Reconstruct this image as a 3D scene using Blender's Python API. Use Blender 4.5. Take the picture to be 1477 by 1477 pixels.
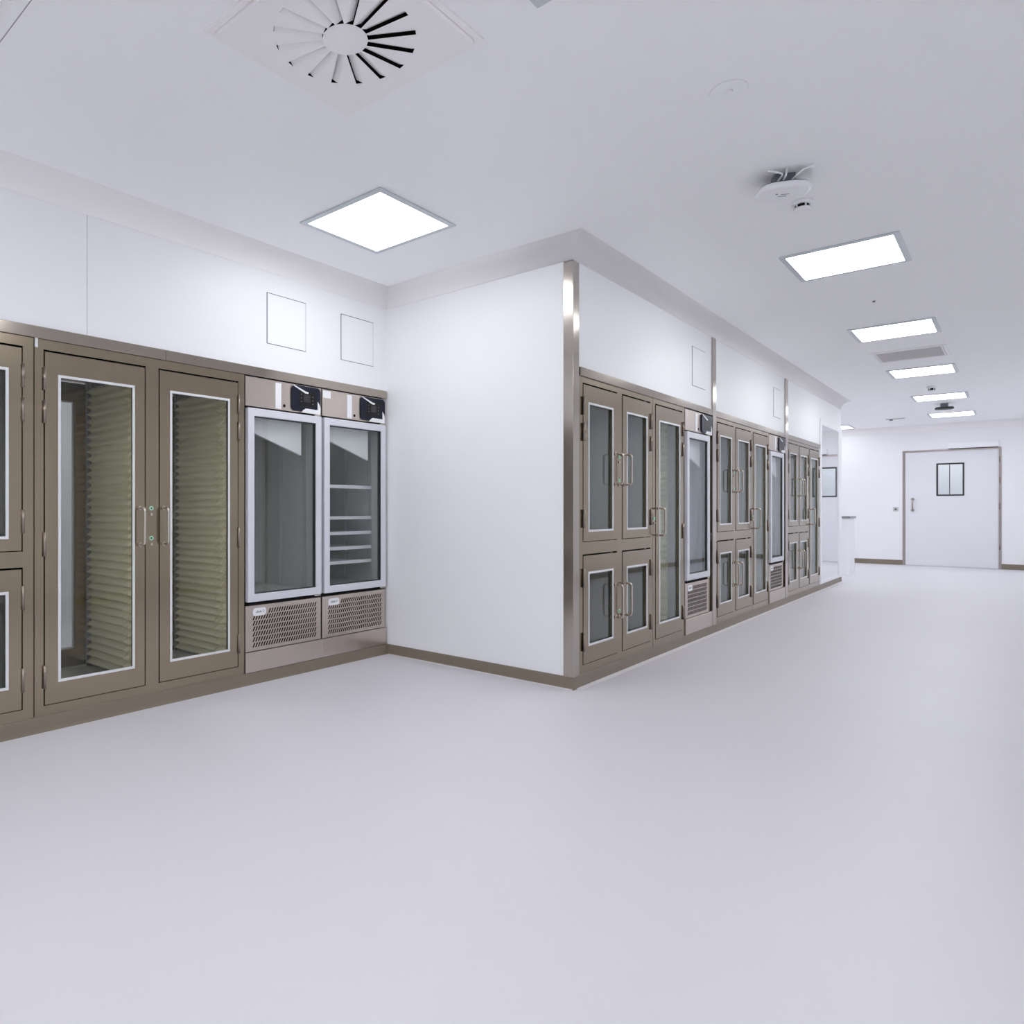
import bpy, bmesh, math, random
from mathutils import Vector
random.seed(7)
for o in list(bpy.data.objects):
    bpy.data.objects.remove(o, do_unlink=True)
SC = bpy.context.scene
COL = SC.collection

# ------------------------------------------------------------------ camera
IMG = 1477.0
FPX, PX, PY = 984.5, 560.0, 735.0          # focal length and principal point in pixels
YAW = math.atan2(910.0, 984.5)
cam_data = bpy.data.cameras.new('camera')
cam_data.sensor_fit = 'HORIZONTAL'
cam_data.sensor_width = 36.0
cam_data.lens = 36.0 * FPX / IMG
cam_data.shift_x = (IMG / 2 - PX) / IMG
cam_data.shift_y = -(IMG / 2 - PY) / IMG
cam_data.clip_start = 0.02
cam_data.clip_end = 200
cam = bpy.data.objects.new('camera', cam_data)
COL.objects.link(cam)
cam.location = (0, 0, 1.2)
cam.rotation_euler = (math.pi / 2, 0, YAW)
SC.camera = cam

# ------------------------------------------------------------------ world, exposure
PANEL_STRENGTH = 13.0
world = bpy.data.worlds.new('world')
SC.world = world
world.use_nodes = True
world.node_tree.nodes['Background'].inputs[0].default_value = (0.8, 0.85, 1.0, 1)
world.node_tree.nodes['Background'].inputs[1].default_value = 0.05
SC.view_settings.view_transform = 'Standard'
SC.view_settings.look = 'None'
SC.view_settings.gamma = 1.0
SC.view_settings.use_curve_mapping = False
SC.view_settings.exposure = 0.16
SC.cycles.max_bounces = 16
SC.cycles.diffuse_bounces = 14
SC.cycles.glossy_bounces = 4
SC.cycles.transparent_max_bounces = 16

# ------------------------------------------------------------------ materials
def lin(r, g, b):
    f = lambda c: (c / 255 / 12.92) if c / 255 <= 0.04045 else ((c / 255 + 0.055) / 1.055) ** 2.4
    return (f(r), f(g), f(b), 1)

def mat(name, col, rough=0.5, metal=0.0, spec=0.5, noise=0.0, nscale=6.0, bump=0.0, bscale=60.0, stretch=(1, 1, 1), rvar=0.0, aniso=0.0):
    m = bpy.data.materials.new(name)
    m.use_nodes = True
    nt = m.node_tree
    p = nt.nodes['Principled BSDF']
    p.inputs['Base Color'].default_value = col
    p.inputs['Roughness'].default_value = rough
    p.inputs['Metallic'].default_value = metal
    p.inputs['Specular IOR Level'].default_value = spec
    p.inputs['Anisotropic'].default_value = aniso
    if noise or bump or rvar:
        tc = nt.nodes.new('ShaderNodeTexCoord')
        mp = nt.nodes.new('ShaderNodeMapping')
        mp.inputs['Scale'].default_value = stretch
        nt.links.new(tc.outputs['Object'], mp.inputs['Vector'])
    if noise:
        nz = nt.nodes.new('ShaderNodeTexNoise')
        nz.inputs['Scale'].default_value = nscale
        nz.inputs['Detail'].default_value = 4
        nt.links.new(mp.outputs['Vector'], nz.inputs['Vector'])
        mx = nt.nodes.new('ShaderNodeMix')
        mx.data_type = 'RGBA'
        mx.inputs[6].default_value = tuple(c * (1 - noise) for c in col[:3]) + (1,)
        mx.inputs[7].default_value = tuple(min(1, c * (1 + noise)) for c in col[:3]) + (1,)
        nt.links.new(nz.outputs['Fac'], mx.inputs[0])
        nt.links.new(mx.outputs[2], p.inputs['Base Color'])
    if rvar:
        n2 = nt.nodes.new('ShaderNodeTexNoise')
        n2.inputs['Scale'].default_value = bscale
        nt.links.new(mp.outputs['Vector'], n2.inputs['Vector'])
        mr = nt.nodes.new('ShaderNodeMapRange')
        mr.inputs['To Min'].default_value = rough - rvar
        mr.inputs['To Max'].default_value = rough + rvar
        nt.links.new(n2.outputs['Fac'], mr.inputs['Value'])
        nt.links.new(mr.outputs['Result'], p.inputs['Roughness'])
    if bump:
        n3 = nt.nodes.new('ShaderNodeTexNoise')
        n3.inputs['Scale'].default_value = bscale
        nt.links.new(mp.outputs['Vector'], n3.inputs['Vector'])
        bp = nt.nodes.new('ShaderNodeBump')
        bp.inputs['Strength'].default_value = bump
        bp.inputs['Distance'].default_value = 0.01
        nt.links.new(n3.outputs['Fac'], bp.inputs['Height'])
        nt.links.new(bp.outputs['Normal'], p.inputs['Normal'])
    return m

def emis(name, col, strength):
    m = bpy.data.materials.new(name)
    m.use_nodes = True
    nt = m.node_tree
    nt.nodes.remove(nt.nodes['Principled BSDF'])
    e = nt.nodes.new('ShaderNodeEmission')
    e.inputs[0].default_value = col
    e.inputs[1].default_value = strength
    nt.links.new(e.outputs[0], nt.nodes['Material Output'].inputs[0])
    return m

def glass(name, tint, ior):
    m = bpy.data.materials.new(name)
    m.use_nodes = True
    nt = m.node_tree
    nt.nodes.remove(nt.nodes['Principled BSDF'])
    tr = nt.nodes.new('ShaderNodeBsdfTransparent')
    tr.inputs[0].default_value = tint
    gl = nt.nodes.new('ShaderNodeBsdfGlossy')
    gl.inputs['Color'].default_value = (0.95, 1, 0.98, 1)
    gl.inputs['Roughness'].default_value = 0.02
    fr = nt.nodes.new('ShaderNodeFresnel')
    fr.inputs['IOR'].default_value = ior
    geo = nt.nodes.new('ShaderNodeNewGeometry')
    inv = nt.nodes.new('ShaderNodeMath'); inv.operation = 'SUBTRACT'
    inv.inputs[0].default_value = 1.0
    nt.links.new(geo.outputs['Backfacing'], inv.inputs[1])
    mul = nt.nodes.new('ShaderNodeMath'); mul.operation = 'MULTIPLY'
    nt.links.new(fr.outputs[0], mul.inputs[0])
    nt.links.new(inv.outputs[0], mul.inputs[1])
    mx = nt.nodes.new('ShaderNodeMixShader')
    nt.links.new(mul.outputs[0], mx.inputs[0])
    nt.links.new(tr.outputs[0], mx.inputs[1])
    nt.links.new(gl.outputs[0], mx.inputs[2])
    nt.links.new(mx.outputs[0], nt.nodes['Material Output'].inputs[0])
    return m

M = {}
M['wall'] = mat('wall_white_laminate', (0.935, 0.943, 0.957, 1), 0.42, spec=0.35, noise=0.008, nscale=2.0)
M['ceiling'] = mat('ceiling_white', (0.96, 0.962, 0.972, 1), 0.5, spec=0.3, noise=0.008, nscale=1.2)
M['cove'] = mat('cove_warm_white', (0.975, 0.96, 0.955, 1), 0.5, spec=0.3, noise=0.01)
M['floor'] = mat('floor_vinyl_lavender_grey', (0.725, 0.71, 0.745, 1), 0.42, spec=0.35, noise=0.025, nscale=0.9)
M['skirt'] = mat('skirting_taupe', lin(135, 124, 108), 0.4, spec=0.4, noise=0.06, nscale=3)
M['sealant'] = mat('sealant_pale', lin(232, 228, 230), 0.35)
M['steel'] = mat('brushed_steel_warm', (0.36, 0.30, 0.22, 1), 0.19, metal=1.0, noise=0.02, nscale=12, stretch=(1, 1, 0.05))
M['steel_h'] = mat('brushed_steel_trim', (0.42, 0.37, 0.315, 1), 0.15, metal=1.0, noise=0.02, nscale=12, stretch=(1, 0.05, 1))
M['steel_post'] = mat('polished_steel_post', (0.50, 0.455, 0.41, 1), 0.16, metal=1.0, noise=0.02, nscale=12, stretch=(1, 1, 0.05))
M['steel_fr'] = mat('fridge_steel_rosy', (0.62, 0.545, 0.49, 1), 0.3, metal=1.0, noise=0.04, nscale=10, stretch=(1, 0.1, 1), rvar=0.04)
M['steel_in'] = mat('cabinet_interior_steel', (0.52, 0.52, 0.49, 1), 0.38, metal=0.4, noise=0.06, nscale=5, stretch=(1, 1, 0.2))
M['chrome'] = mat('handle_satin_steel', (0.66, 0.60, 0.53, 1), 0.22, metal=1.0, noise=0.03, nscale=30)
M['hinge'] = mat('hinge_steel', (0.34, 0.29, 0.25, 1), 0.32, metal=1.0, noise=0.05, nscale=30)
M['black'] = mat('gap_black', (0.012, 0.010, 0.009, 1), 0.7, spec=0.2, noise=0.1)
M['dark'] = mat('dark_plastic', (0.03, 0.03, 0.032, 1), 0.45, noise=0.1)
M['bead'] = mat('white_glazing_bead', (0.78, 0.79, 0.80, 1), 0.35, noise=0.02)
M['alu'] = mat('fridge_white_aluminium', (0.74, 0.75, 0.80, 1), 0.38, spec=0.5, noise=0.015, nscale=3)
M['liner'] = mat('fridge_liner_grey', (0.52, 0.52, 0.50, 1), 0.35, spec=0.5, noise=0.05, nscale=3)
M['liner_lo'] = mat('fridge_liner_pale', (0.55, 0.57, 0.62, 1), 0.35, spec=0.5, noise=0.05, nscale=3)
M['white'] = mat('white_plastic', (0.92, 0.925, 0.94, 1), 0.4, noise=0.015)
M['shelf'] = mat('shelf_white_wire', (0.86, 0.87, 0.9, 1), 0.35, noise=0.02)
M['rail'] = mat('shelf_rail_grey', (0.62, 0.64, 0.66, 1), 0.3, metal=0.6, noise=0.03)
M['rib'] = mat('cream_ribbed_plastic', (0.93, 0.89, 0.66, 1), 0.42, noise=0.04, nscale=8)
M['display'] = mat('display_navy_gloss', (0.010, 0.013, 0.028, 1), 0.3, spec=0.25, noise=0.1)
M['screen'] = mat('display_screen_grey', (0.012, 0.011, 0.010, 1), 0.35, spec=0.25, noise=0.1)
M['mark'] = mat('grey_print', (0.16, 0.18, 0.22, 1), 0.5, noise=0.05)
M['green'] = mat('lock_green_ring', lin(178, 230, 198), 0.4, noise=0.03)
M['lampframe'] = mat('lamp_frame_grey', lin(205, 212, 217), 0.35, metal=0.2, noise=0.02)
M['diffuser'] = mat('air_diffuser_warm_white', (0.94, 0.915, 0.905, 1), 0.45, noise=0.01)
M['vent'] = mat('vent_grey', lin(205, 202, 200), 0.5, noise=0.05, nscale=40)
M['jamb'] = mat('door_jamb_steel', (0.42, 0.37, 0.35, 1), 0.32, metal=0.9, noise=0.04, nscale=8, stretch=(1, 1, 0.1))
M['door'] = mat('door_white_laminate', (0.84, 0.84, 0.87, 1), 0.4, spec=0.35, noise=0.01, nscale=1.5)
M['mirror'] = mat('glossy_mirror_panel', (0.90, 0.91, 0.93, 1), 0.025, metal=1.0, noise=0.005)
M['counter'] = mat('counter_top_grey', lin(150, 150, 156), 0.35, noise=0.04, nscale=20)
M['seam'] = mat('panel_seam_grey', lin(150, 152, 158), 0.6, noise=0.03)
M['seam_dark'] = mat('panel_seam_dark', lin(60, 60, 68), 0.6, noise=0.03)
M['glass'] = glass('cabinet_glass', (0.975, 0.98, 0.97, 1), 1.5)
M['glass_c'] = glass('corridor_cabinet_glass', (0.95, 0.965, 0.95, 1), 1.95)
M['glass_frc'] = glass('corridor_fridge_glass', (0.92, 0.93, 0.94, 1), 2.0)
M['glass_fr'] = glass('fridge_glass', (0.90, 0.91, 0.905, 1), 1.6)
M['glass_door'] = glass('door_glass', (0.95, 0.97, 0.98, 1), 1.5)
M['lamp'] = emis('lamp_diffuser_light', (0.95, 0.97, 1.0, 1), PANEL_STRENGTH)

M['lamp_dim'] = emis('lamp_diffuser_dimmed', (0.95, 0.97, 1.0, 1), PANEL_STRENGTH * 0.40)
M['lamp_soft'] = emis('lamp_diffuser_soft', (0.95, 0.97, 1.0, 1), PANEL_STRENGTH * 0.72)

# ------------------------------------------------------------------ helpers
ROOT = {}

def origin(o):
    while o is not None and o.name not in ROOT:
        o = o.parent
    return ROOT[o.name] if o is not None else Vector((0, 0, 0))

class MB:
    def __init__(self):
        self.v, self.f, self.smooth = [], [], []
    def add(self, vs, fs, smooth=False):
        n = len(self.v)
        self.v += [tuple(v) for v in vs]
        for f in fs:
            self.f.append([i + n for i in f]); self.smooth.append(smooth)
        return self
    def box(self, x0, x1, y0, y1, z0, z1):
        vs = [(x, y, z) for x in (x0, x1) for y in (y0, y1) for z in (z0, z1)]
        return self.add(vs, [(0, 1, 3, 2), (4, 6, 7, 5), (0, 4, 5, 1), (2, 3, 7, 6), (0, 2, 6, 4), (1, 5, 7, 3)])
    def prism(self, poly, axis, a0, a1, smooth=False):
        # poly in the two other axes, extruded along axis
        def P(p, a):
            return {'x': (a, p[0], p[1]), 'y': (p[0], a, p[1]), 'z': (p[0], p[1], a)}[axis]
        n = len(poly)
        vs = [P(p, a0) for p in poly] + [P(p, a1) for p in poly]
        fs = [tuple(range(n))[::-1], tuple(range(n, 2 * n))]
        self.add(vs, fs)
        self.add(vs, [(i, (i + 1) % n, n + (i + 1) % n, n + i) for i in range(n)], smooth)
        return self
    def ring(self, x0, x1, o, h):
        # rectangular frame in the y-z plane: outer o=(y0,y1,z0,z1), hole h
        O = [(o[0], o[2]), (o[1], o[2]), (o[1], o[3]), (o[0], o[3])]
        I = [(h[0], h[2]), (h[1], h[2]), (h[1], h[3]), (h[0], h[3])]
        return self.ringpoly(O, I, 'x', x0, x1)
    def ringpoly(self, O, I, axis, a0, a1):
        def P(p, a):
            return {'x': (a, p[0], p[1]), 'y': (p[0], a, p[1]), 'z': (p[0], p[1], a)}[axis]
        n = len(O)
        vs = [P(p, a0) for p in O] + [P(p, a0) for p in I] + [P(p, a1) for p in O] + [P(p, a1) for p in I]
        fs = []
        for i in range(n):
            j = (i + 1) % n
            fs += [(i, j, n + j, n + i), (2 * n + i, 3 * n + i, 3 * n + j, 2 * n + j),
                   (i, 2 * n + i, 2 * n + j, j), (n + i, n + j, 3 * n + j, 3 * n + i)]
        return self.add(vs, fs)
    def cyl(self, c, r, axis, a0, a1, n=24, r2=None):
        r2 = r if r2 is None else r2
        def P(p, a):
            return {'x': (a, p[0], p[1]), 'y': (p[0], a, p[1]), 'z': (p[0], p[1], a)}[axis]
        A = [2 * math.pi * i / n for i in range(n)]
        vs = [P((c[0] + r * math.cos(t), c[1] + r * math.sin(t)), a0) for t in A] + \
             [P((c[0] + r2 * math.cos(t), c[1] + r2 * math.sin(t)), a1) for t in A]
        self.add(vs, [tuple(range(n))[::-1], tuple(range(n, 2 * n))])
        self.add(vs, [(i, (i + 1) % n, n + (i + 1) % n, n + i) for i in range(n)], True)
        return self
    def annulus(self, c, ro, ri, axis, a0, a1, n=24):
        A = [2 * math.pi * i / n for i in range(n)]
        O = [(c[0] + ro * math.cos(t), c[1] + ro * math.sin(t)) for t in A]
        I = [(c[0] + ri * math.cos(t), c[1] + ri * math.sin(t)) for t in A]
        return self.ringpoly(O, I, axis, a0, a1)
    def tube(self, pts, r, n=10):
        pts = [Vector(p) for p in pts]
        rings = []
        up = None
        for i, p in enumerate(pts):
            d = (pts[min(i + 1, len(pts) - 1)] - pts[max(i - 1, 0)]).normalized()
            if up is None:
                up = Vector((0, 1, 0)) if abs(d.y) < 0.9 else Vector((0, 0, 1))
            s = d.cross(up).normalized()
            u = s.cross(d).normalized()
            up = u
            rings.append([p + r * (math.cos(2 * math.pi * k / n) * s + math.sin(2 * math.pi * k / n) * u) for k in range(n)])
        vs = [v for R in rings for v in R]
        fs = []
        for i in range(len(pts) - 1):
            for k in range(n):
                a, b = i * n + k, i * n + (k + 1) % n
                fs.append((a, b, b + n, a + n))
        self.add(vs, fs, True)
        self.add(rings[0], [tuple(range(n))[::-1]])
        self.add(rings[-1], [tuple(range(n))])
        return self
    def build(self, name, m, parent=None, bevel=0.0, seg=1):
        L = origin(parent) if parent is not None else Vector((0, 0, 0))
        me = bpy.data.meshes.new(name)
        me.from_pydata([(v[0] - L.x, v[1] - L.y, v[2] - L.z) for v in self.v], [], self.f)
        for p, s in zip(me.polygons, self.smooth):
            p.use_smooth = s
        bm = bmesh.new(); bm.from_mesh(me)
        bmesh.ops.remove_doubles(bm, verts=bm.verts, dist=1e-6)
        bmesh.ops.recalc_face_normals(bm, faces=bm.faces)
        if bevel:
            es = [e for e in bm.edges if len(e.link_faces) == 2 and e.calc_face_angle(0) > 0.6]
            bmesh.ops.bevel(bm, geom=es, offset=bevel, segments=seg, affect='EDGES', profile=0.5, clamp_overlap=True)
        bm.to_mesh(me); bm.free()
        me.materials.append(M[m] if isinstance(m, str) else m)
        o = bpy.data.objects.new(name, me)
        COL.objects.link(o)
        if parent is not None:
            o.parent = parent
        return o

def tag(o, label=None, cat=None, group=None, kind=None):
    if label: o['label'] = label
    if cat: o['category'] = cat
    if group: o['group'] = group
    if kind: o['kind'] = kind
    return o

def thing(name, label, cat, loc, group=None):
    o = bpy.data.objects.new(name, None)
    o.empty_display_size = 0.1
    COL.objects.link(o)
    o.location = loc
    ROOT[o.name] = Vector(loc)
    return tag(o, label, cat, group)

def struct(name, mb, m, label=None, parent=None, bevel=0.0):
    o = mb.build(name, m, parent, bevel)
    if parent is None:
        tag(o, label, None, None, 'structure')
    return o

# ------------------------------------------------------------------ the room
XA, YB, XC, YE, YF, XD, YR, XL = -3.87, 4.17, -2.18, 13.47, 18.45, 1.0, -3.0, -7.6
ZC = 3.0
YV = 20.7
A_TRIM = (2.120, 2.183)
C_TRIM = (2.106, 2.164)
SK = 0.083

struct('floor', MB().box(XL, XD, YR, YV, -0.1, 0.0), 'floor', 'smooth pale lavender-grey vinyl floor')
ceil = struct('ceiling', MB().box(XL, XD, YR, YV, ZC, ZC + 0.1), 'ceiling', 'smooth white ceiling')
MB().box(XA + 0.14, -1.2, 0.913, 0.9165, ZC - 0.0006, ZC + 0.002).build('panel_joint', 'seam', ceil)

# left wall above and beside the recessed cabinets
wl = MB().box(XA - 0.12, XA - 0.006, -0.0, YB, A_TRIM[1], ZC)
wl.box(XA - 0.12, XA - 0.006, YR, 0.0, 0, ZC)
wleft = struct('wall_left', wl, 'seam', 'white panelled wall over the recessed steel cabinets')
MB().box(XA - 0.006, XA, YR, 0.0, 0, ZC).build('panel', 'wall', wleft)
MB().box(XA - 0.006, XA, 0.0, 1.6775, A_TRIM[1], ZC).build('panel', 'wall', wleft)
MB().box(XA - 0.006, XA, 1.6805, YB, A_TRIM[1], ZC).build('panel', 'wall', wleft)
struct('wall_return', MB().box(XA - 0.85, XC - 0.068, YB, YB + 0.075, 0, ZC), 'wall', 'plain white return wall beside the steel corner post')
wc = MB().box(XC - 0.12, XC, YB + 0.076, 11.80, C_TRIM[1], ZC)
wc.box(XC - 0.85, XC, 11.803, YE, 0, ZC)
struct('wall_corridor', wc, 'wall', 'white wall over the corridor row of cabinets')
struct('wall_corridor_end', MB().box(XL, XC - 0.851, YE - 0.1, YE, 0, ZC), 'wall', 'white wall round the end of the corridor cabinets')
DX0, DX1, DZ = -1.815, -0.302, 2.43
JW = 0.042
wf = MB().box(XL, DX0 - JW, YF, YF + 0.12, 0, ZC).box(DX1 + JW, XD, YF, YF + 0.12, 0, ZC).box(DX0 - JW, DX1 + JW, YF, YF + 0.12, DZ + 0.035, ZC)
struct('wall_far', wf, 'wall', 'white wall at the far end holding the wide door')
struct('wall_right', MB().box(XD, XD + 0.1, YR, YV, 0, ZC), 'wall', 'white wall on the right of the corridor')
struct('wall_rear', MB().box(XL, XD, YR - 0.1, YR, 0, ZC), 'wall', 'white wall behind the viewer')
struct('wall_back_room', MB().box(XL - 0.1, XL, YR, YV, 0, ZC), 'wall', 'white wall of the room behind the cabinets')
wv = struct('wall_vestibule', MB().box(XL, XD, YV, YV + 0.1, 0, ZC), 'wall', 'white wall seen through the far door window')
MB().box(-1.205, -1.19, YV - 0.004, YV, 0, ZC).build('panel_joint', 'seam_dark', wv)

# coves between wall and ceiling, skirting: profiles swept along the room outline
PATH = [(XA, YR), (XA, YB), (XC, YB), (XC, YE), (XL, YE), (XL, YF), (XD, YF), (XD, YR)]
def inset(i, d):
    n = len(PATH)
    p0, p1, p2 = PATH[i - 1], PATH[i], PATH[(i + 1) % n]
    def nrm(a, b):
        dx, dy = b[0] - a[0], b[1] - a[1]
        l = math.hypot(dx, dy)
        return (dy / l, -dx / l)
    n1, n2 = nrm(p0, p1), nrm(p1, p2)
    k = 1 + n1[0] * n2[0] + n1[1] * n2[1]
    return (p1[0] + d * (n1[0] + n2[0]) / k, p1[1] + d * (n1[1] + n2[1]) / k)
def sweep(i, prof, smooth=True):
    mb = MB()
    n = len(prof)
    j = (i + 1) % len(PATH)
    vs = [inset(i, d) + (z,) for d, z in prof] + [inset(j, d) + (z,) for d, z in prof]
    mb.add(vs, [tuple(range(n)), tuple(range(n, 2 * n))[::-1]])
    for k in range(n):
        mb.add([vs[k], vs[n + k], vs[n + (k + 1) % n], vs[(k + 1) % n]], [(0, 1, 2, 3)], smooth and k < 20)
    return mb
RC = 0.135
cove = [(RC - RC * math.cos(t), ZC - RC + RC * math.sin(t)) for t in [math.pi / 2 * k / 20 for k in range(21)]] + [(RC, ZC + 0.01), (-0.01, ZC + 0.01), (-0.01, ZC - RC)]
cnames = ['left wall', 'return wall', 'corridor wall', 'end wall', 'side bay', 'far wall', 'right wall', 'rear wall']
for i in range(len(PATH)):
    o = sweep(i, cove).build('trim_%d' % (i + 1), 'cove')
    tag(o, 'rounded warm white cove between ceiling and ' + cnames[i], None, None, 'structure')
skp = [(0.0, 0.0), (0.013, 0.0), (0.009, 0.018), (0.008, SK - 0.003), (0.005, SK), (0.0, SK)]
snames = ['left', 'return', 'corridor', 'end', 'bay', 'far', 'right', 'rear']
for i in range(len(PATH)):
    if snames[i] == 'far':
        mb = MB()
        for a, b in ((XL + .02, DX0 - JW), (DX1 + JW, XD - .02)):
            mb.box(a, b, YF - 0.008, YF, 0.0, 0.105)
    else:
        mb = sweep(i, skp, False)
    o = mb.build('baseboard_' + snames[i], 'skirt')
    tag(o, 'taupe skirting along the ' + cnames[i], None, None, 'structure')
    if snames[i] == 'corridor':
        MB().prism([(XC + 0.012, 0.0), (XC + 0.042, 0.0), (XC + 0.042, 0.002), (XC + 0.013, 0.008)], 'y', YB + 0.03, YE).build('sealant_bead', 'sealant', o)
    if snames[i] == 'return':
        MB().prism([(YB - 0.012, 0.0), (YB - 0.026, 0.0), (YB - 0.026, 0.002), (YB - 0.013, 0.006)], 'x', XA + 0.03, XC).build('sealant_bead', 'sealant', o)

# steel head trims over the cabinets
def trim(n, x, y0, y1, z, label):
    o = MB().box(x - 0.03, x + 0.012, y0, y1, z[0], z[1]).build('trim_%d' % n, 'steel_h', None, 0.0015)
    tag(o, label, None, None, 'structure')
trim(11, XA, 0.0, 2.157, A_TRIM, 'steel head trim over the tall double cabinet, left length')
trim(12, XA, 2.159, 4.158, A_TRIM, 'steel head trim over the two refrigerators, right length')
trim(13, XC, 4.254, 6.946, C_TRIM, 'steel head trim of the corridor cabinets nearest the corner post')
trim(14, XC, 7.053, 9.739, C_TRIM, 'steel head trim between the two slim corridor posts')
trim(15, XC, 9.868, 11.80, C_TRIM, 'steel head trim of the farthest corridor cabinets')

# ------------------------------------------------------------------ steel posts
def post(y0, y1, label, corner=False):
    t = thing('steel_post', label, 'post', (XC, (y0 + y1) / 2, SK), 'polished steel posts of the corridor row')
    if corner:
        MB().box(XC - 0.0675, XC + 0.007, YB - 0.008, y1, SK, 2.858).build('shaft', 'steel_post', t, 0.0025, 2)
    else:
        MB().box(XC + 0.0005, XC + 0.014, y0, y1, SK, 2.858).build('shaft', 'steel_post', t, 0.0025, 2)
    return t
post(4.162, 4.245, 'full-height polished steel post on the white wall corner', True)
post(6.950, 7.050, 'slim steel post between first and second corridor cabinet bays')
post(9.743, 9.864, 'slim steel post between second and third corridor cabinet bays')

# ------------------------------------------------------------------ cabinets
UP, LO, TA = (0.978, 2.065), (0.140, 0.894), (0.138, 2.065)
UPH, LOH, TAH = (1.046, 1.940), (0.260, 0.772), (0.255, 1.938)
H_UP = [(1.846, 1.970), (1.668, 1.790), (1.076, 1.200)]
H_LO = [(0.670, 0.797), (0.235, 0.360)]
H_TA = [(1.846, 1.970), (1.668, 1.790), (0.945, 1.077), (0.232, 0.357)]

def d_handle(door, x, y, z0, z1):
    r = 0.0075
    out = x + 0.060
    pts = [(x, y, z0)]
    cr = 0.022
    for k in range(7):
        t = math.pi / 2 * k / 6
        pts.append((out - cr + cr * math.sin(t), y, z0 + cr - cr * math.cos(t)))
    for k in range(7):
        t = math.pi / 2 * k / 6
        pts.append((out - cr + cr * math.cos(t), y, z1 - cr + cr * math.sin(t)))
    pts.append((x, y, z1))
    mb = MB().tube(pts, r, 12)
    for z in (z0, z1):
        mb.cyl((y, z), 0.0125, 'x', x, x + 0.006, 16)
    mb.build('handle', 'chrome', door)

def glazed_door(t, x, d, zr, hole, hinge_side, hinges, handle=None, sign=1, glassmat='glass'):
    """door leaf in the plane x, sign=+1 faces the room, -1 the room behind"""
    xa, xb = (x - 0.030, x + 0.004) if sign > 0 else (x - 0.004, x + 0.030)
    g, gt, gb = 0.006, 0.010, 0.004
    hy = (d[0] + 0.074, d[1] - 0.070)
    dr = MB().ring(xa, xb, (d[0] + g, d[1] - g, zr[0] + gb, zr[1] - gt), (hy[0] + 0.006, hy[1] - 0.006, hole[0] + 0.006, hole[1] - 0.006)).build('door', 'steel', t, 0.0018)
    f = x + 0.004 * sign
    fa, fb = sorted((f - 0.004 * sign, f + 0.0025 * sign))
    b = 0.015
    MB().ring(fa, fb, (hy[0], hy[1], hole[0], hole[1]), (hy[0] + b, hy[1] - b, hole[0] + b, hole[1] - b)).build('glazing_bead', 'bead', dr, 0.001)
    MB().box(x - 0.018, x - 0.012, hy[0] + 0.004, hy[1] - 0.004, hole[0] + 0.004, hole[1] - 0.004).build('glass_pane', glassmat, dr)
    hyy = d[0] + 0.002 if hinge_side < 0 else d[1] - 0.002
    for a, b2 in hinges:
        mb = MB().cyl((f + 0.006 * sign, hyy), 0.0075, 'z', a, b2, 12)
        mb.cyl((f + 0.006 * sign, hyy), 0.0082, 'z', (a + b2) / 2 - 0.0015, (a + b2) / 2 + 0.0015, 12)
        mb.build('hinge', 'hinge', dr)
    if handle:
        d_handle(dr, f, handle[0], handle[1], handle[2])
    return dr

def lock(t, x, y, z):
    o = MB().annulus((y, z), 0.0135, 0.0060, 'x', x, x + 0.004).build('lock_ring', 'green', t)
    tag(o, 'small pale green lock ring')
    MB().cyl((y, z), 0.0058, 'x', x, x + 0.003, 16).build('lock_core', 'dark', o)
    MB().cyl((y, z - 0.037), 0.009, 'x', x, x + 0.006, 16).build('lock_cap', 'chrome', o)

def cells_frame(mb, x0, x1, y0, y1, z0, z1, openings):
    ys = sorted({y0, y1} | {v for o in openings for v in o[:2]})
    zs = sorted({z0, z1} | {v for o in openings for v in o[2:]})
    for a, b in zip(ys, ys[1:]):
        run = None
        for c, d in list(zip(zs, zs[1:])) + [(None, None)]:
            solid = c is not None and not any(o[0] <= (a + b) / 2 <= o[1] and o[2] <= (c + d) / 2 <= o[3] for o in openings)
            if solid:
                run = (run[0], d) if run else (c, d)
            elif run:
                mb.box(x0, x1, a, b, run[0], run[1]); run = None
    return mb

RIBMESH = {}
def ribbed_panel(t, xf, xb, y, z0, z1, pitch=0.051):
    """cream tray-runner panel across the depth of the cabinet, ribs facing -y"""
    pan = MB().box(xb, xf, y - 0.006, y, z0, z1).build('ribbed_panel', 'rib', t)
    tag(pan, 'cream ribbed tray-runner panel')
    L = origin(t)
    key = round(xf - xb, 3)
    n = int((z1 - z0) / pitch)
    for k in range(n):
        z = z0 + pitch * (k + 0.5)
        if key not in RIBMESH:
            mb = MB()
            prof = lambda d, h: [(0.0, h * 0.48), (-d * 0.45, h * 0.30), (-d, -h * 0.05), (-d, -h * 0.17), (-d * 0.35, -h * 0.30), (0.0, -h * 0.46)]
            w = xf - xb
            mb.prism([(p[0], p[1]) for p in prof(0.028, pitch)], 'x', -w + 0.03, -0.135)
            mb.prism([(p[0], p[1]) for p in prof(0.040, pitch * 1.0)], 'x', -0.115, -0.055)
            mb.prism([(p[0], p[1]) for p in prof(0.022, pitch * 0.8)], 'x', -0.055, -0.005)
            mb.prism([(p[0], p[1]) for p in prof(0.030, pitch * 0.8)], 'x', -w, -w + 0.03)
            o = mb.build('rib', 'rib')
            RIBMESH[key] = o.data
        else:
            o = bpy.data.objects.new('rib', RIBMESH[key])
            COL.objects.link(o)
        o.parent = pan
        o.location = (xf - L.x, y - 0.006 - L.y, z - L.z)

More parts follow.
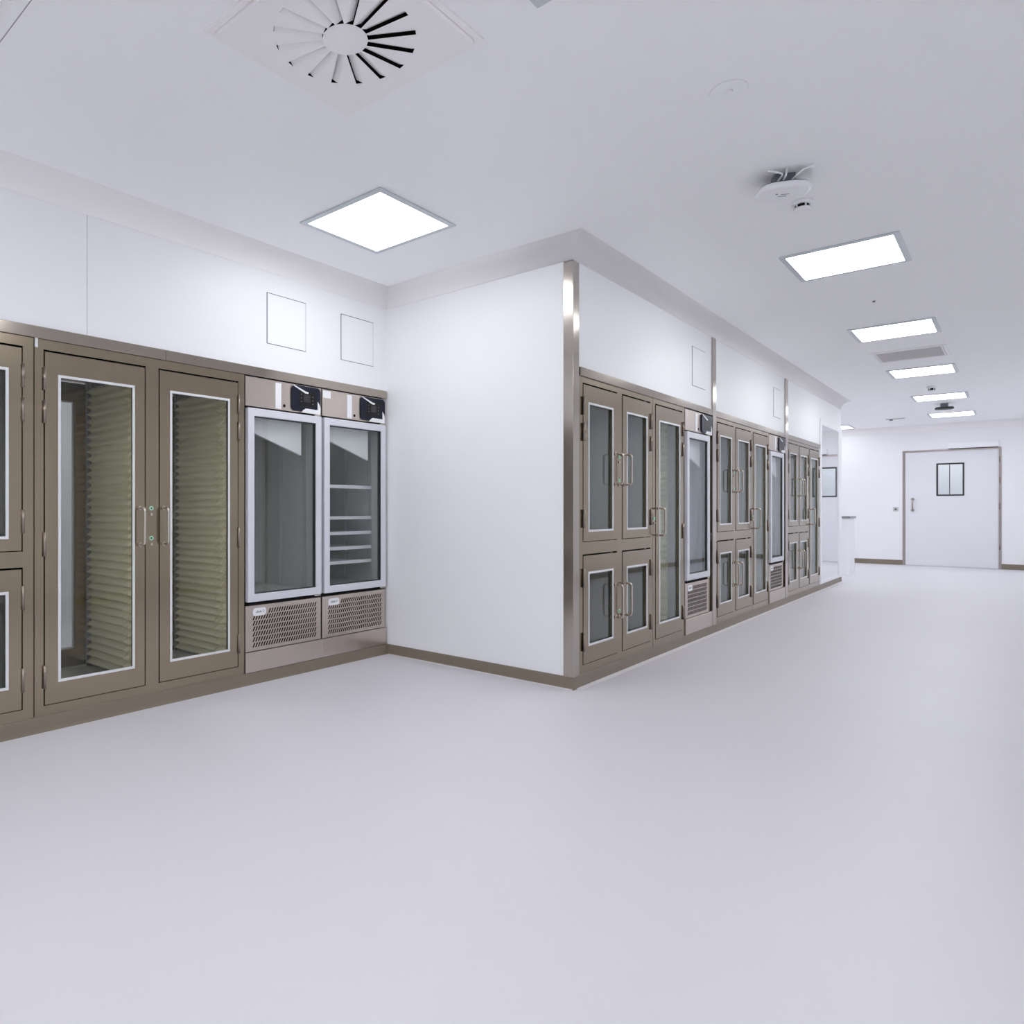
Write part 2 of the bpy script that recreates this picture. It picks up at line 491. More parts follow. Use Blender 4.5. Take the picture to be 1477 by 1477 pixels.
def cabinet(x, y0, y1, ztop, label, kind, doors, depth=0.85, through=False, ribs=False, handles=True):
    """kind 'pair' = two upper + two lower doors, 'tallpair' = two tall doors, 'tall' = one tall door"""
    t = thing('glazed_cabinet', label, 'cabinet', (x, (y0 + y1) / 2, SK), 'recessed steel cabinets with glazed doors')
    y0 += 0.0015; y1 -= 0.0015
    ops = []
    for d in doors:
        if kind == 'pair':
            ops += [(d[0], d[1], UP[0], UP[1]), (d[0], d[1], LO[0], LO[1])]
        else:
            ops += [(d[0], d[1], TA[0], TA[1])]
    MBf = cells_frame(MB(), x - 0.034, x, y0, y1, SK + 0.001, ztop - 0.001, ops)
    MBf.build('face_frame', 'steel', t)
    # black ring added behind the door gaps to stop light leaking
    g = MB()
    for o in ops:
        g.ring(x - 0.056, x - 0.052, (o[0] - 0.008, o[1] + 0.008, o[2] - 0.008, o[3] + 0.008), (o[0] + 0.03, o[1] - 0.03, o[2] + 0.03, o[3] - 0.03))
    g.build('door_gap_ring', 'black', t)
    xb = x - depth
    c = MB()
    c.box(xb, x - 0.060, y0, y0 + 0.02, SK + 0.001, ztop - 0.001)
    c.box(xb, x - 0.060, y1 - 0.02, y1, SK + 0.001, ztop - 0.001)
    c.box(xb, x - 0.036, y0 + 0.02, y1 - 0.02, SK + 0.001, 0.135)
    c.box(xb, x - 0.036, y0 + 0.02, y1 - 0.02, 2.066, ztop - 0.001)
    if len(doors) == 2:
        m = (doors[0][1] + doors[1][0]) / 2
        c.box(xb + 0.04, x - 0.036, m - 0.012, m + 0.012, 0.135, 2.066)
    if kind == 'pair':
        c.box(xb + 0.04, x - 0.036, y0 + 0.02, y1 - 0.02, 0.925, 0.947)
    if through:
        cells_frame(c, xb - 0.0, xb + 0.034, y0 + 0.02, y1 - 0.02, 0.135, 2.066, [(d[0], d[1], TA[0], TA[1]) for d in doors])
    else:
        c.box(xb, xb + 0.02, y0 + 0.02, y1 - 0.02, 0.135, 2.066)
    c.build('carcass', 'steel_in', t)
    gm = 'glass' if x == XA else 'glass_c'
    for i, d in enumerate(doors):
        left = (i == 0 and len(doors) == 2)
        hs = -1 if left else 1
        hy = d[1] - 0.038 if left else (d[0] + 0.030 if len(doors) == 2 else d[0] + 0.048)
        if kind == 'pair':
            glazed_door(t, x, d, UP, UPH, hs, H_UP, (hy, 1.386, 1.610), glassmat=gm)
            glazed_door(t, x, d, LO, LOH, hs, H_LO, (hy, 0.412, 0.650), glassmat=gm)
        else:
            glazed_door(t, x, d, TA, TAH, hs, H_TA, (hy, 0.990, 1.210), glassmat=gm)
        if through:
            glazed_door(t, xb, d, TA, TAH, hs, H_TA, None, -1)
    if len(doors) == 2:
        m = (doors[0][1] + doors[1][0]) / 2 - 0.006
        for z in ((1.589, 1.416, 0.448) if kind == 'pair' else (1.208, 1.027)):
            lock(t, x, m, z)
    else:
        lock(t, x, doors[0][0] - 0.018, 1.127)
    if ribs:
        for i, d in enumerate(doors):
            yy = (doors[0][1] + doors[1][0]) / 2 - 0.013 if (len(doors) == 2 and i == 0) else y1 - 0.021
            ribbed_panel(t, x - 0.14, x - 0.80, yy, 0.142, 2.03)
    return t

cabinet(XA, 0.030, 1.394, A_TRIM[0], 'steel cabinet cut off by the left picture edge, upper and lower glazed doors', 'pair', [(0.090, 0.670), (0.755, 1.339)], through=False)
cabA = cabinet(XA, 1.396, 2.746, A_TRIM[0], 'wide steel cabinet with two tall glazed doors showing cream ribbed panels', 'tallpair', [(1.444, 2.030), (2.115, 2.697)], through=True, ribs=True)
MB().box(XA, XA + 0.006, 1.398, 1.413, 2.071, 2.124).build('joint_film', 'bead', cabA)
cabinet(XC, 4.247, 5.515, C_TRIM[0], 'four-door steel cabinet next to the corner post, nearest in the corridor', 'pair', [(4.307, 4.847), (4.931, 5.466)])
cabinet(XC, 5.517, 6.233, C_TRIM[0], 'narrow single-door steel cabinet before the nearest corridor refrigerator', 'tall', [(5.566, 6.180)], ribs=True)
cabinet(XC, 7.053, 8.308, C_TRIM[0], 'four-door steel cabinet just past the first slim post', 'pair', [(7.113, 7.645), (7.716, 8.262)])
cabinet(XC, 8.310, 9.004, C_TRIM[0], 'narrow single-door steel cabinet in the middle corridor bay', 'tall', [(8.352, 8.950)], ribs=True)
cabinet(XC, 9.867, 11.099, C_TRIM[0], 'four-door steel cabinet just past the second slim post, farthest of its kind', 'pair', [(9.920, 10.455), (10.520, 11.055)])
cabinet(XC, 11.101, 11.799, C_TRIM[0], 'narrow single-door steel cabinet beside the white framed mirror panel', 'tall', [(11.140, 11.755)], ribs=True)

# ------------------------------------------------------------------ refrigerators
def rrect(y0, y1, z0, z1, r, n=5):
    pts = []
    for cy, cz, a in ((y1 - r, z1 - r, 0), (y0 + r, z1 - r, 90), (y0 + r, z0 + r, 180), (y1 - r, z0 + r, 270)):
        for k in range(n + 1):
            t = math.radians(a + 90 * k / n)
            pts.append((cy + r * math.cos(t), cz + r * math.sin(t)))
    return pts

def fridge(x, y0, y1, ztop, label, dr_in, liner, shelves=(), sticker=False, rails=True):
    t = thing('refrigerator', label, 'refrigerator', (x, (y0 + y1) / 2, SK), 'glass-door refrigerators built into the cabinet rows')
    a, b = y0 + 0.002, y1 - 0.002
    f = x + 0.002
    # body shell (open front)
    s = MB()
    xb = x - 0.66
    s.box(xb, x - 0.04, a, a + 0.045, 0.56, 1.90).box(xb, x - 0.04, b - 0.045, b, 0.56, 1.90)
    s.box(xb, x - 0.04, a + 0.045, b - 0.045, 0.56, 0.60).box(xb, x - 0.04, a + 0.045, b - 0.045, 1.86, 1.90)
    s.box(xb, xb + 0.03, a + 0.045, b - 0.045, 0.60, 1.86)
    s.build('cavity_liner', liner, t)
    MB().box(xb, x - 0.045, a, b, SK + 0.001, 0.555).build('machine_base', 'dark', t)
    MB().box(xb, x - 0.035, a, b, 1.905, ztop - 0.002).build('machine_top', 'dark', t)
    MB().ring(x - 0.038, x - 0.018, (a, b, 0.548, 1.906), (a + 0.05, b - dr_in - 0.04, 0.61, 1.85)).build('door_gap_ring', 'black', t)
    # header with controller
    h = MB().box(x - 0.034, f, a + 0.003, b - 0.003, 1.910, ztop - 0.008).build('header_panel', 'steel_fr', t, 0.001)
    w = y1 - y0
    MB().box(f, f + 0.0025, y0 + 0.372 * w, y0 + 0.445 * w, 1.918, ztop - 0.020).build('label_strip', 'white', h)
    MB().cyl((y0 + 0.487 * w, 1.944), 0.011, 'x', f, f + 0.002, 16).build('key_hole', 'black', h)
    d0, d1 = y0 + 0.578 * w, y0 + 0.972 * w
    dz0, dz1 = 1.919, ztop - 0.014
    ds = MB().prism(rrect(d0, d1, dz0, dz1, 0.032), 'x', f, f + 0.012).build('control_display', 'display', h)
    MB().box(f + 0.012, f + 0.0128, d0 + 0.23 * (d1 - d0), d0 + 0.80 * (d1 - d0), dz0 + 0.035, dz1 - 0.03).build('control_screen', 'screen', h)
    dm = MB()
    for k in range(3):
        dm.box(f + 0.0128, f + 0.0134, d0 + 0.70 * (d1 - d0), d0 + 0.735 * (d1 - d0), dz0 + 0.06 + 0.026 * k, dz0 + 0.066 + 0.026 * k)
        dm.box(f + 0.0128, f + 0.0134, d0 + 0.30 * (d1 - d0), d0 + 0.33 * (d1 - d0), dz0 + 0.07 + 0.026 * k, dz0 + 0.075 + 0.026 * k)
    dm.build('button_marks', 'mark', h)
    MB().box(f + 0.0128, f + 0.0134, d0 + 0.40 * (d1 - d0), d0 + 0.62 * (d1 - d0), dz0 + 0.072, dz0 + 0.125).build('digit_window', 'dark', h)
    # peeling white protective film, and a thin white streak above it
    fl = MB()
    P = lambda u, v: (d0 + u * (d1 - d0), dz0 + v * (dz1 - dz0))
    fl.prism([P(0.30, -0.04), P(0.97, -0.04), P(0.99, 0.20), P(0.96, 0.34), P(0.885, 0.47), P(0.885, 0.13), P(0.46, 0.13), P(0.38, 0.06)], 'x', f + 0.0128, f + 0.0140)
    fl.prism([P(0.02, 0.97), P(0.06, 0.99), P(0.46, 0.80), P(0.56, 0.78), P(0.55, 0.72), P(0.45, 0.72)], 'x', f + 0.0128, f + 0.0150)  # thin white streak across the top of the display
    tag(fl.build('film_and_streak', 'white', h), 'white peeling protective film and a thin white streak')
    if sticker:
        MB().box(f, f + 0.001, y0 + 0.012, y0 + 0.092, ztop - 0.072, ztop - 0.018).build('paper_sticker', 'white', h)
    # door
    do = (y0 + 0.014, y1 - dr_in, 0.566, 1.897)
    ins = 0.054
    dh = (do[0] + ins, do[1] - ins, do[2] + ins, do[3] - ins)
    dr = MB().ring(x - 0.018, x + 0.020, do, dh).build('door', 'alu', t, 0.004, 2)
    MB().ring(x - 0.016, x + 0.010, (dh[0] - 0.001, dh[1] + 0.001, dh[2] - 0.001, dh[3] + 0.001), (dh[0] + 0.006, dh[1] - 0.006, dh[2] + 0.006, dh[3] - 0.006)).build('glazing_gasket', 'dark', dr)
    MB().box(x - 0.006, x + 0.002, dh[0] + 0.003, dh[1] - 0.003, dh[2] + 0.003, dh[3] - 0.003).build('glass_pane', 'glass_fr' if x == XA else 'glass_frc', dr)
    for z in (do[2] - 0.010, do[3] + 0.001):
        MB().box(x - 0.012, x + 0.018, do[1] - 0.07, do[1] - 0.01, z, z + 0.009).build('hinge', 'chrome', dr)
    # lower grille
    gy1 = do[1] + 0.006
    g = MB().box(x - 0.03, f, a + 0.003, gy1, 0.226, 0.540).build('grille_panel', 'steel_fr', t, 0.001)
    sl = MB()
    v0, v1 = y0 + 0.075, gy1 - 0.055
    ncol = int((v1 - v0) / 0.0208)
    for r in range(7):
        z = 0.492 - r * 0.0375
        for k in range(ncol):
            yy = v0 + (v1 - v0) * k / (ncol - 1)
            if r == 0 and yy < y0 + 0.195:
                continue
            sl.prism([(yy - 0.0125, z - 0.0155), (yy - 0.0020, z - 0.0155), (yy + 0.0125, z + 0.0155), (yy + 0.0020, z + 0.0155)], 'x', f - 0.0005, f + 0.0008)
    tag(sl.build('vent_slots', 'black', g), 'rows of slanted dark vent slots', None, None, 'stuff')
    bp = MB().prism(rrect(y0 + 0.066, y0 + 0.176, 0.466, 0.520, 0.018), 'x', f, f + 0.003).build('name_plate', 'white', g)
    mk = MB()
    for k, (u, hh) in enumerate([(0.0, 8), (0.008, 13), (0.016, 9), (0.024, 9), (0.032, 13), (0.040, 8)]):
        mk.box(f + 0.003, f + 0.0036, y0 + 0.092 + u, y0 + 0.096 + u, 0.490, 0.490 + hh * 0.001)
    mk.box(f + 0.003, f + 0.0036, y0 + 0.090, y0 + 0.136, 0.4875, 0.4895)
    mk.annulus((y0 + 0.153, 0.4965), 0.008, 0.006, 'x', f + 0.003, f + 0.0036, 16)
    mk.build('name_mark', 'mark', g)
    MB().box(x - 0.03, x + 0.010, y0 + 0.001, y1 + 0.003, SK + 0.001, 0.222).build('plinth', 'steel_fr', t, 0.0015)
    if dr_in > 0.05:
        MB().box(x - 0.034, x - 0.004, gy1 + 0.003, b, 0.226, 1.905).build('filler_strip', 'steel', t)
    # interior fittings
    i0, i1 = a + 0.047, b - 0.047
    ev = MB().prism([(i0, 1.855), (i1 - 0.10, 1.855), (i1 - 0.10, 1.600), (i0, 1.755)], 'x', x - 0.075, x - 0.055)
    ev.build('evaporator_cover', 'white', t, 0.003)
    if rails:
        for yy, xx in ((i0 + 0.10, xb + 0.035), (i0 + 0.32, xb + 0.035), (i1 - 0.10, xb + 0.035)):
            MB().box(xx, xx + 0.012, yy - 0.012, yy + 0.012, 0.62, 1.60).build('shelf_rail', 'rail', t)
        for xx in (x - 0.42, x - 0.12):
            MB().box(xx - 0.012, xx + 0.012, i1 - 0.012, i1 - 0.001, 0.62, 1.85).build('shelf_rail', 'rail', t)
    for z in shelves:
        sh = MB()
        sh.box(x - 0.575, x - 0.115, i0 + 0.004, i1 - 0.016, z - 0.003, z + 0.003)
        sh.box(x - 0.120, x - 0.105, i0 + 0.004, i1 - 0.016, z - 0.014, z + 0.012)
        sh.build('shelf', 'shelf', t)
    return t

fridge(XA, 2.748, 3.443, A_TRIM[0], 'refrigerator with empty shelfless interior beside the tall double cabinet', 0.014, 'liner')
fridge(XA, 3.445, 4.152, A_TRIM[0], 'refrigerator with five white shelves next to the white return wall', 0.014, 'liner', (1.385, 1.135, 1.012, 0.892, 0.778), True)
fridge(XC, 6.236, 6.946, C_TRIM[0], 'corridor refrigerator just before the first slim post', 0.095, 'liner_lo')
fridge(XC, 9.008, 9.739, C_TRIM[0], 'corridor refrigerator just before the second slim post', 0.10, 'liner_lo')

# ------------------------------------------------------------------ access panels
def access_panel(x, y0, y1, z0, z1, label):
    t = thing('access_hatch', label, 'access hatch', (x, (y0 + y1) / 2, z0), 'small white access panels above the refrigerators')
    MB().box(x, x + 0.0012, y0, y1, z0, z1).build('gap_seal', 'seam_dark', t)
    MB().box(x + 0.0012, x + 0.0045, y0 + 0.005, y1 - 0.005, z0 + 0.003, z1 - 0.005).build('cover', 'wall', t)
access_panel(XA, 2.932, 3.289, 2.365, 2.723, 'left of the two flush white access panels over the left-wall refrigerators')
access_panel(XA, 3.643, 4.004, 2.365, 2.723, 'flush white access panel near the white return wall, right of the pair')
access_panel(XC, 6.417, 6.771, 2.328, 2.686, 'flush white access panel just before the first slim corridor post')
access_panel(XC, 9.212, 9.554, 2.326, 2.680, 'flush white access panel just before the second slim corridor post')

# ------------------------------------------------------------------ mirror panel at the end of the corridor row
t = thing('wall_mirror', 'tall mirror-glossy panel in a white frame past the last corridor cabinet', 'mirror', (XC, 12.6, SK))
MB().ring(XC, XC + 0.014, (11.812, 13.455, SK + 0.004, 2.56), (11.912, 13.185, SK + 0.05, 2.468)).build('frame', 'wall', t, 0.002)
MB().box(XC + 0.001, XC + 0.006, 11.905, 13.192, SK + 0.044, 2.474).build('mirror_plate', 'mirror', t)

# ------------------------------------------------------------------ ceiling lamps
def lamp(cx, cy, label, s=0.31, z=ZC, light='lamp'):
    t = thing('ceiling_lamp', label, 'ceiling lamp', (cx, cy, z), 'square recessed ceiling lamps')
    o = 0.348
    O = [(cx - o, cy - o), (cx + o, cy - o), (cx + o, cy + o), (cx - o, cy + o)]
    I = [(cx - s, cy - s), (cx + s, cy - s), (cx + s, cy + s), (cx - s, cy + s)]
    MB().ringpoly(O, I, 'z', z - 0.010, z - 0.0005).build('frame', 'lampframe', t, 0.002)
    MB().box(cx - s + 0.0005, cx + s - 0.0005, cy - s + 0.0005, cy + s - 0.0005, z - 0.0095, z - 0.001).build('lamp_diffuser', light, t)
lamp(-2.959, 3.110, 'square ceiling lamp nearest the left-wall refrigerators', light='lamp_soft')
lamp(-0.918, 1.806, 'square ceiling lamp of which only one corner enters the top picture edge')
lamp(-0.914, 5.815, 'square ceiling lamp just beyond the hanging access point, nearest in the corridor')
lamp(-0.920, 8.485, 'second square ceiling lamp along the corridor, before the ceiling grille')
lamp(-0.925, 11.225, 'third square ceiling lamp along the corridor, just behind the ceiling grille')
lamp(-0.927, 13.950, 'fourth square ceiling lamp along the corridor, behind the small ceiling sensor')
lamp(-0.930, 16.660, 'fifth square ceiling lamp along the corridor, closest to the far door')
lamp(-3.000, 17.700, 'square ceiling lamp half hidden behind the end of the corridor row', light='lamp_dim')
lamp(-2.959, -0.360, 'square ceiling lamp over the left wall behind the viewer')
lamp(-0.918, -0.700, 'assumed unseen square ceiling lamp behind the viewer in the corridor line')  # assumed lamp out of view, placed to balance the room light
lamp(-4.700, 14.900, 'added unseen square ceiling lamp in the side bay just past the corridor row')  # added out of view to brighten the far end of the corridor
lamp(-5.600, 17.000, 'added unseen square ceiling lamp deep in the side bay by the far wall')  # second hidden lamp added for more light around the far door
lamp(-6.100, 2.600, 'square ceiling lamp in the room behind the left-wall cabinets')
lamp(-5.400, 8.500, 'square ceiling lamp in the room behind the corridor cabinets')
lamp(-1.100, 19.700, 'square ceiling lamp in the vestibule behind the far door')

# ------------------------------------------------------------------ swirl air diffusers
def swirl(cx, cy, label):
    t = thing('air_diffuser', label, 'air diffuser', (cx, cy, ZC), 'square ceiling air diffusers with radial slots')
    h, zb, zt = 0.345, ZC - 0.023, ZC - 0.0215
    NS = 16
    r0, r1 = 0.085, 0.268
    sw = 0.0145                 # half slot width
    a0 = math.radians(11)
    MB().box(cx - 0.32, cx + 0.32, cy - 0.32, cy + 0.32, ZC - 0.003, ZC - 0.0005).build('plenum', 'black', t)
    O = [(cx - h, cy - h), (cx + h, cy - h), (cx + h, cy + h), (cx - h, cy + h)]
    I = [(cx - h + .006, cy - h + .006), (cx + h - .006, cy - h + .006), (cx + h - .006, cy + h - .006), (cx - h + .006, cy + h - .006)]
    MB().ringpoly(O, I, 'z', zb, ZC - 0.0005).build('rim', 'diffuser', t)
    O2 = [(cx + sx * (h + .028), cy + sy * (h + .028)) for sx, sy in ((-1, -1), (1, -1), (1, 1), (-1, 1))]
    I2 = [(cx + sx * (h + .002), cy + sy * (h + .002)) for sx, sy in ((-1, -1), (1, -1), (1, 1), (-1, 1))]
    MB().ringpoly(O2, I2, 'z', ZC - 0.008, ZC - 0.0005).build('ceiling_flange', 'diffuser', t)
    # face plate: hub, wedge sectors between the slots, outer field
    mb = MB()
    def pt(th, r, off):
        c, s = math.cos(th), math.sin(th)
        return (cx + r * c - off * s, cy + r * s + off * c)
    hub = []
    for k in range(NS):
        th = a0 + 2 * math.pi * k / NS
        hub += [pt(th, r0, -sw), pt(th, r0, sw)]
    mb.prism(hub, 'z', zb, zt)
    outer = []
    for k in range(NS):
        th0, th1 = a0 + 2 * math.pi * k / NS, a0 + 2 * math.pi * (k + 1) / NS
        w = [pt(th0, r0, sw), pt(th0, r1, sw), pt(th1, r1, -sw), pt(th1, r0, -sw)]
        mb.prism(w, 'z', zb, zt)
        outer += [pt(th0, r1, -sw), pt(th0, r1, sw)]
    def sq(p):
        dx, dy = p[0] - cx, p[1] - cy
        k = (h - 0.006) / max(abs(dx), abs(dy))
        return (cx + dx * k, cy + dy * k)
    n = len(outer)
    for i in range(n):
        p, q = outer[i], outer[(i + 1) % n]
        P2, Q2 = sq(p), sq(q)
        poly = [p, q, Q2]
        ap, aq = math.atan2(P2[1] - cy, P2[0] - cx), math.atan2(Q2[1] - cy, Q2[0] - cx)
        if aq < ap: aq += 2 * math.pi
        for kk in range(-4, 9):
            ca = math.pi / 4 + kk * math.pi / 2
            if ap < ca < aq:
                poly.append((cx + math.copysign(h - .006, math.cos(ca)), cy + math.copysign(h - .006, math.sin(ca))))
        poly.append(P2)
        mb.prism(poly, 'z', zb, zt)
    mb.build('face_plate', 'diffuser', t)
    for k in range(NS):
        th = a0 + 2 * math.pi * k / NS
        a, b = pt(th, r0 + 0.002, -sw), pt(th, r1 - 0.002, -sw)
        c, d = pt(th, r1 - 0.002, sw * 0.95), pt(th, r0 + 0.002, sw * 0.95)
        vs = [(a[0], a[1], zb), (b[0], b[1], zb), (c[0], c[1], zb + 0.017), (d[0], d[1], zb + 0.017)]
        vs += [(v[0], v[1], v[2] + 0.0015) for v in vs]
        MB().add(vs, [(0, 1, 2, 3), (7, 6, 5, 4), (0, 4, 5, 1), (1, 5, 6, 2), (2, 6, 7, 3), (3, 7, 4, 0)]).build('blade', 'diffuser', t)
swirl(-1.873, 1.787, 'square white air diffuser with radial dark slots at the top picture edge')
swirl(-2.985, 0.500, 'square air diffuser barely entering at the top left picture corner')

# ------------------------------------------------------------------ return air grille
t = thing('ceiling_grille', 'grey return air grille in the ceiling between two corridor lamps', 'air grille', (-0.925, 9.9, ZC))
def sqr(cx, cy, hx, hy):
    return [(cx - hx, cy - hy), (cx + hx, cy - hy), (cx + hx, cy + hy), (cx - hx, cy + hy)]
MB().ringpoly(sqr(-0.925, 9.9, .345, .345), sqr(-0.925, 9.9, .312, .312), 'z', ZC - 0.010, ZC - 0.0005).build('frame', 'white', t, 0.002)
MB().ringpoly(sqr(-0.925, 9.9, .306, .306), sqr(-0.925, 9.9, .292, .292), 'z', ZC - 0.010, ZC - 0.0005).build('inner_frame', 'white', t, 0.001)
MB().box(-0.925 - .31, -0.925 + .31, 9.9 - .31, 9.9 + .31, ZC - 0.002, ZC - 0.0005).build('backing', 'vent', t)
lv = MB()
for k in range(28):
    yy = 9.9 - 0.281 + 0.0205 * k
    lv.box(-0.925 - .288, -0.925 + .288, yy, yy + 0.014, ZC - 0.009, ZC - 0.007)
tag(lv.build('louvres', 'vent', t), None, None, None, 'stuff')

# ------------------------------------------------------------------ small ceiling devices
def access_point(cx, cy, label, rot, body, drop=0.085):
    t = thing('access_point', label, 'access point', (cx, cy, ZC), 'rounded devices hanging under the ceiling')
    zb = ZC - drop
    c, s = math.cos(rot), math.sin(rot)
    def R(u, v): return (cx + u * c - v * s, cy + u * s + v * c)
    def sup(ru, rv, n=40, e=2.9):
        pts = []
        for k in range(n):
            a = 2 * math.pi * k / n
            ca, sa = math.cos(a), math.sin(a)
            pts.append(R(ru * math.copysign(abs(ca) ** (2 / e), ca), rv * math.copysign(abs(sa) ** (2 / e), sa)))
        return pts
    n = 40
    lay = [(0.112, 0.086, zb), (0.126, 0.100, zb + 0.006), (0.130, 0.104, zb + 0.016), (0.124, 0.098, zb + 0.030)]
    mb = MB(); vs = []
    for ru, rv, z in lay:
        vs += [p + (z,) for p in sup(ru, rv)]
    fs = [(i * n + k, i * n + (k + 1) % n, (i + 1) * n + (k + 1) % n, (i + 1) * n + k) for i in range(len(lay) - 1) for k in range(n)]
    mb.add(vs, fs, True)
    mb.add(vs, [tuple(range(n)), tuple(range((len(lay) - 1) * n, len(lay) * n))[::-1]])
    h = mb.build('housing', body, t)
    bk = MB().prism(sup(0.118, 0.092), 'z', zb + 0.0305, zb + 0.036)
    bk.build('back_shell', 'dark', t)
    MB().prism([R(-.05, -.035), R(.05, -.035), R(.05, .035), R(-.05, .035)], 'z', zb + 0.0365, ZC - 0.0005).build('mount_bracket', 'mark', t)
    mk = MB()
    for u0, u1, v in ((-0.020, 0.022, 0.018), (-0.012, 0.030, -0.004)):
        mk.prism([R(u0, v), R(u1, v), R(u1, v + 0.006), R(u0, v + 0.006)], 'z', zb - 0.0006, zb + 0.001)
    p = R(-0.034, -0.008)
    mk.cyl(p, 0.006, 'z', zb - 0.0006, zb + 0.001, 14)
    mk.build('print_mark', 'mark', h)
    return t, R, zb
t, R, zb = access_point(-0.935, 4.150, 'white rounded access point hanging on loose cables near the viewer', math.radians(30), 'white', 0.10)
def cable(t, pts, r=0.005):
    # smooth the polyline with Catmull-Rom
    P = [Vector(p) for p in pts]
    P = [P[0]] + P + [P[-1]]
    out = []
    for i in range(1, len(P) - 2):
        for k in range(6):
            u = k / 6
            out.append(0.5 * ((2 * P[i]) + (-P[i - 1] + P[i + 1]) * u + (2 * P[i - 1] - 5 * P[i] + 4 * P[i + 1] - P[i + 2]) * u * u + (-P[i - 1] + 3 * P[i] - 3 * P[i + 1] + P[i + 2]) * u ** 3))
    out.append(P[-2])
    MB().tube(out, r, 8).build('cable', 'white', t)
def RP(u, v, z): return R(u, v) + (z,)
cable(t, [RP(-.10, -.085, ZC - .004), RP(-.07, -.105, ZC - .022), RP(-.03, -.085, ZC - .03), RP(-.04, -.03, ZC - .045)])
cable(t, [RP(-.02, -.04, ZC - .06), RP(-.015, -.085, ZC - .04), RP(-.01, -.09, ZC - .004)])
cable(t, [RP(.02, -.05, ZC - .055), RP(.045, -.09, ZC - .035), RP(.075, -.10, ZC - .016), RP(.12, -.09, ZC - .006), RP(.105, -.115, ZC - .010), RP(.075, -.10, ZC - .018)])
access_point(-0.933, 14.91, 'dark underside access point between the last two corridor lamps', math.radians(10), 'dark', 0.10)

def sensor(cx, cy, label, r, h, slots, body='white'):
    t = thing('ceiling_sensor', label, 'sensor', (cx, cy, ZC), 'round ceiling sensors')
    MB().cyl((cx, cy), r * 0.94, 'z', ZC - h * 0.4, ZC - 0.0005, 32, r).build('base', body, t)
    if slots:
        MB().cyl((cx, cy), r * 0.62, 'z', ZC - h * 0.75, ZC - h * 0.4, 32).build('slot_core', 'black', t)
        MB().cyl((cx, cy), r * 0.66, 'z', ZC - h, ZC - h * 0.75, 32, r * 0.74).build('cap', body, t)
        for k in range(5):
            a = 2 * math.pi * k / 5 + 0.4
            c, s = math.cos(a), math.sin(a)
            MB().cyl((cx + .66 * r * c, cy + .66 * r * s), r * 0.08, 'z', ZC - h * 0.78, ZC - h * 0.38, 8).build('fin', body, t)
    else:
        MB().cyl((cx, cy), r * 0.16, 'z', ZC - h * 0.9, ZC - h * 0.4, 20, r * 0.22).build('cap', body, t)
    return t
sensor(-0.933, 4.575, 'small slotted smoke detector just beyond the hanging access point', 0.058, 0.050, True)
sensor(-0.915, 3.143, 'flat white cover disc on the ceiling before the hanging access point', 0.076, 0.012, False)
sensor(-0.936, 12.690, 'round smoke detector between third and fourth corridor lamps', 0.062, 0.085, True)
sensor(-0.920, 7.167, 'tiny sprinkler dot between first and second corridor lamps', 0.012, 0.012, True, 'mark')
t = thing('emergency_fitting', 'small grey linear ceiling fitting left of the last corridor lamps', 'ceiling fitting', (-1.796, 16.76, ZC))
MB().box(-1.95, -1.65, 16.70, 16.80, ZC - 0.012, ZC - 0.0005).build('body', 'vent', t, 0.003)
MB().cyl((-1.87, 16.75), 0.03, 'z', ZC - 0.030, ZC - 0.012, 16).build('sensor_head', 'mark', t)

# ------------------------------------------------------------------ far door
d = thing('door_1', 'wide white door with small black-framed window in the far wall', None, ((DX0 + DX1) / 2, YF, 0))
d['kind'] = 'structure'
def xring(mb, y0, y1, o, h):
    O = [(o[0], o[2]), (o[1], o[2]), (o[1], o[3]), (o[0], o[3])]
    I = [(h[0], h[2]), (h[1], h[2]), (h[1], h[3]), (h[0], h[3])]
    return mb.ringpoly(O, I, 'y', y0, y1)
W0, W1, WZ0, WZ1 = -1.285, -0.832, 1.487, 2.174
leaf = xring(MB(), YF - 0.002, YF + 0.045, (DX0 + 0.005, DX1 - 0.005, 0.008, DZ - 0.006), (W0 + .02, W1 - .02, WZ0 + .02, WZ1 - .02)).build('door_leaf', 'door', d, 0.002)
xring(MB(), YF - 0.010, YF + 0.040, (W0, W1, WZ0, WZ1), (W0 + 0.028, W1 - 0.028, WZ0 + 0.03, WZ1 - 0.03)).build('window_frame', 'dark', leaf)
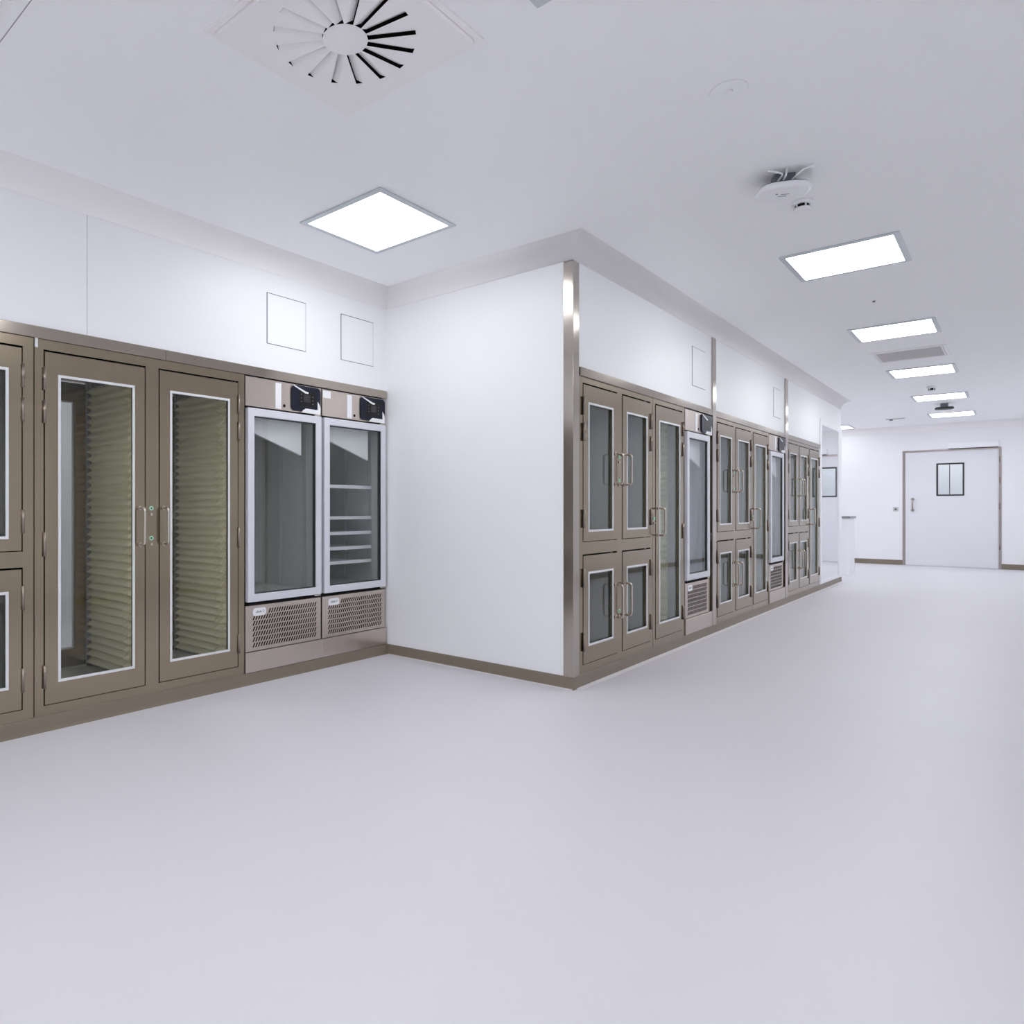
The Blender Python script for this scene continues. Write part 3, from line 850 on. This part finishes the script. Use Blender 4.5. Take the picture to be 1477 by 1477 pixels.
MB().box(W0 + .021, W1 - .021, YF + 0.012, YF + 0.020, WZ0 + .021, WZ1 - .021).build('window_pane', 'glass_door', leaf)
hd = MB().tube([(-1.682, YF - 0.002, 1.185), (-1.682, YF - 0.05, 1.185), (-1.682, YF - 0.05, 1.425), (-1.682, YF - 0.002, 1.425)], 0.011, 10)
for z in (1.185, 1.425):
    hd.cyl((-1.682, z), 0.028, 'y', YF - 0.012, YF - 0.002, 16)
hd.build('handle', 'jamb', leaf)
j = MB().box(DX0 - JW, DX0, YF - 0.012, YF + 0.11, 0, DZ + 0.035).box(DX1, DX1 + JW, YF - 0.012, YF + 0.11, 0, DZ + 0.035).box(DX0, DX1, YF - 0.012, YF + 0.11, DZ, DZ + 0.035)
j.build('door_frame', 'jamb', d)
for z in (2.21, 1.80, 1.27, 0.45):
    MB().cyl((DX1 + 0.015, YF - 0.016), 0.012, 'z', z - 0.06, z + 0.06, 10).build('hinge', 'hinge', leaf)
cl = thing('door_closer', 'white door operator box over the right half of the far door', 'door closer', (-0.69, YF, DZ + 0.04))
MB().box(-1.098, -0.292, YF - 0.085, YF - 0.0005, DZ + 0.040, DZ + 0.165).build('cover', 'white', cl, 0.006)
MB().box(-1.085, -0.305, YF - 0.080, YF - 0.014, DZ + 0.030, DZ + 0.0395).build('underside_rail', 'dark', cl)
s = thing('wall_switch', 'small square wall switch left of the far door', 'switch', (-1.977, YF, 1.155))
MB().box(-2.026, -1.930, YF - 0.010, YF - 0.0005, 1.160, 1.256).build('plate', 'vent', s, 0.002)
MB().cyl((-1.978, 1.208), 0.018, 'y', YF - 0.016, YF - 0.010, 16).build('button', 'dark', s)

# ------------------------------------------------------------------ counter past the corridor row
c = thing('counter', 'white counter with thin grey top peeking past the corridor row end', 'counter', (-2.9, 15.3, 0))
MB().box(-3.60, -2.305, 15.02, 15.60, 0.0, 1.035).build('body', 'wall', c, 0.002)
MB().box(-3.62, -2.285, 15.0, 15.62, 1.036, 1.078).build('worktop', 'counter', c, 0.002)
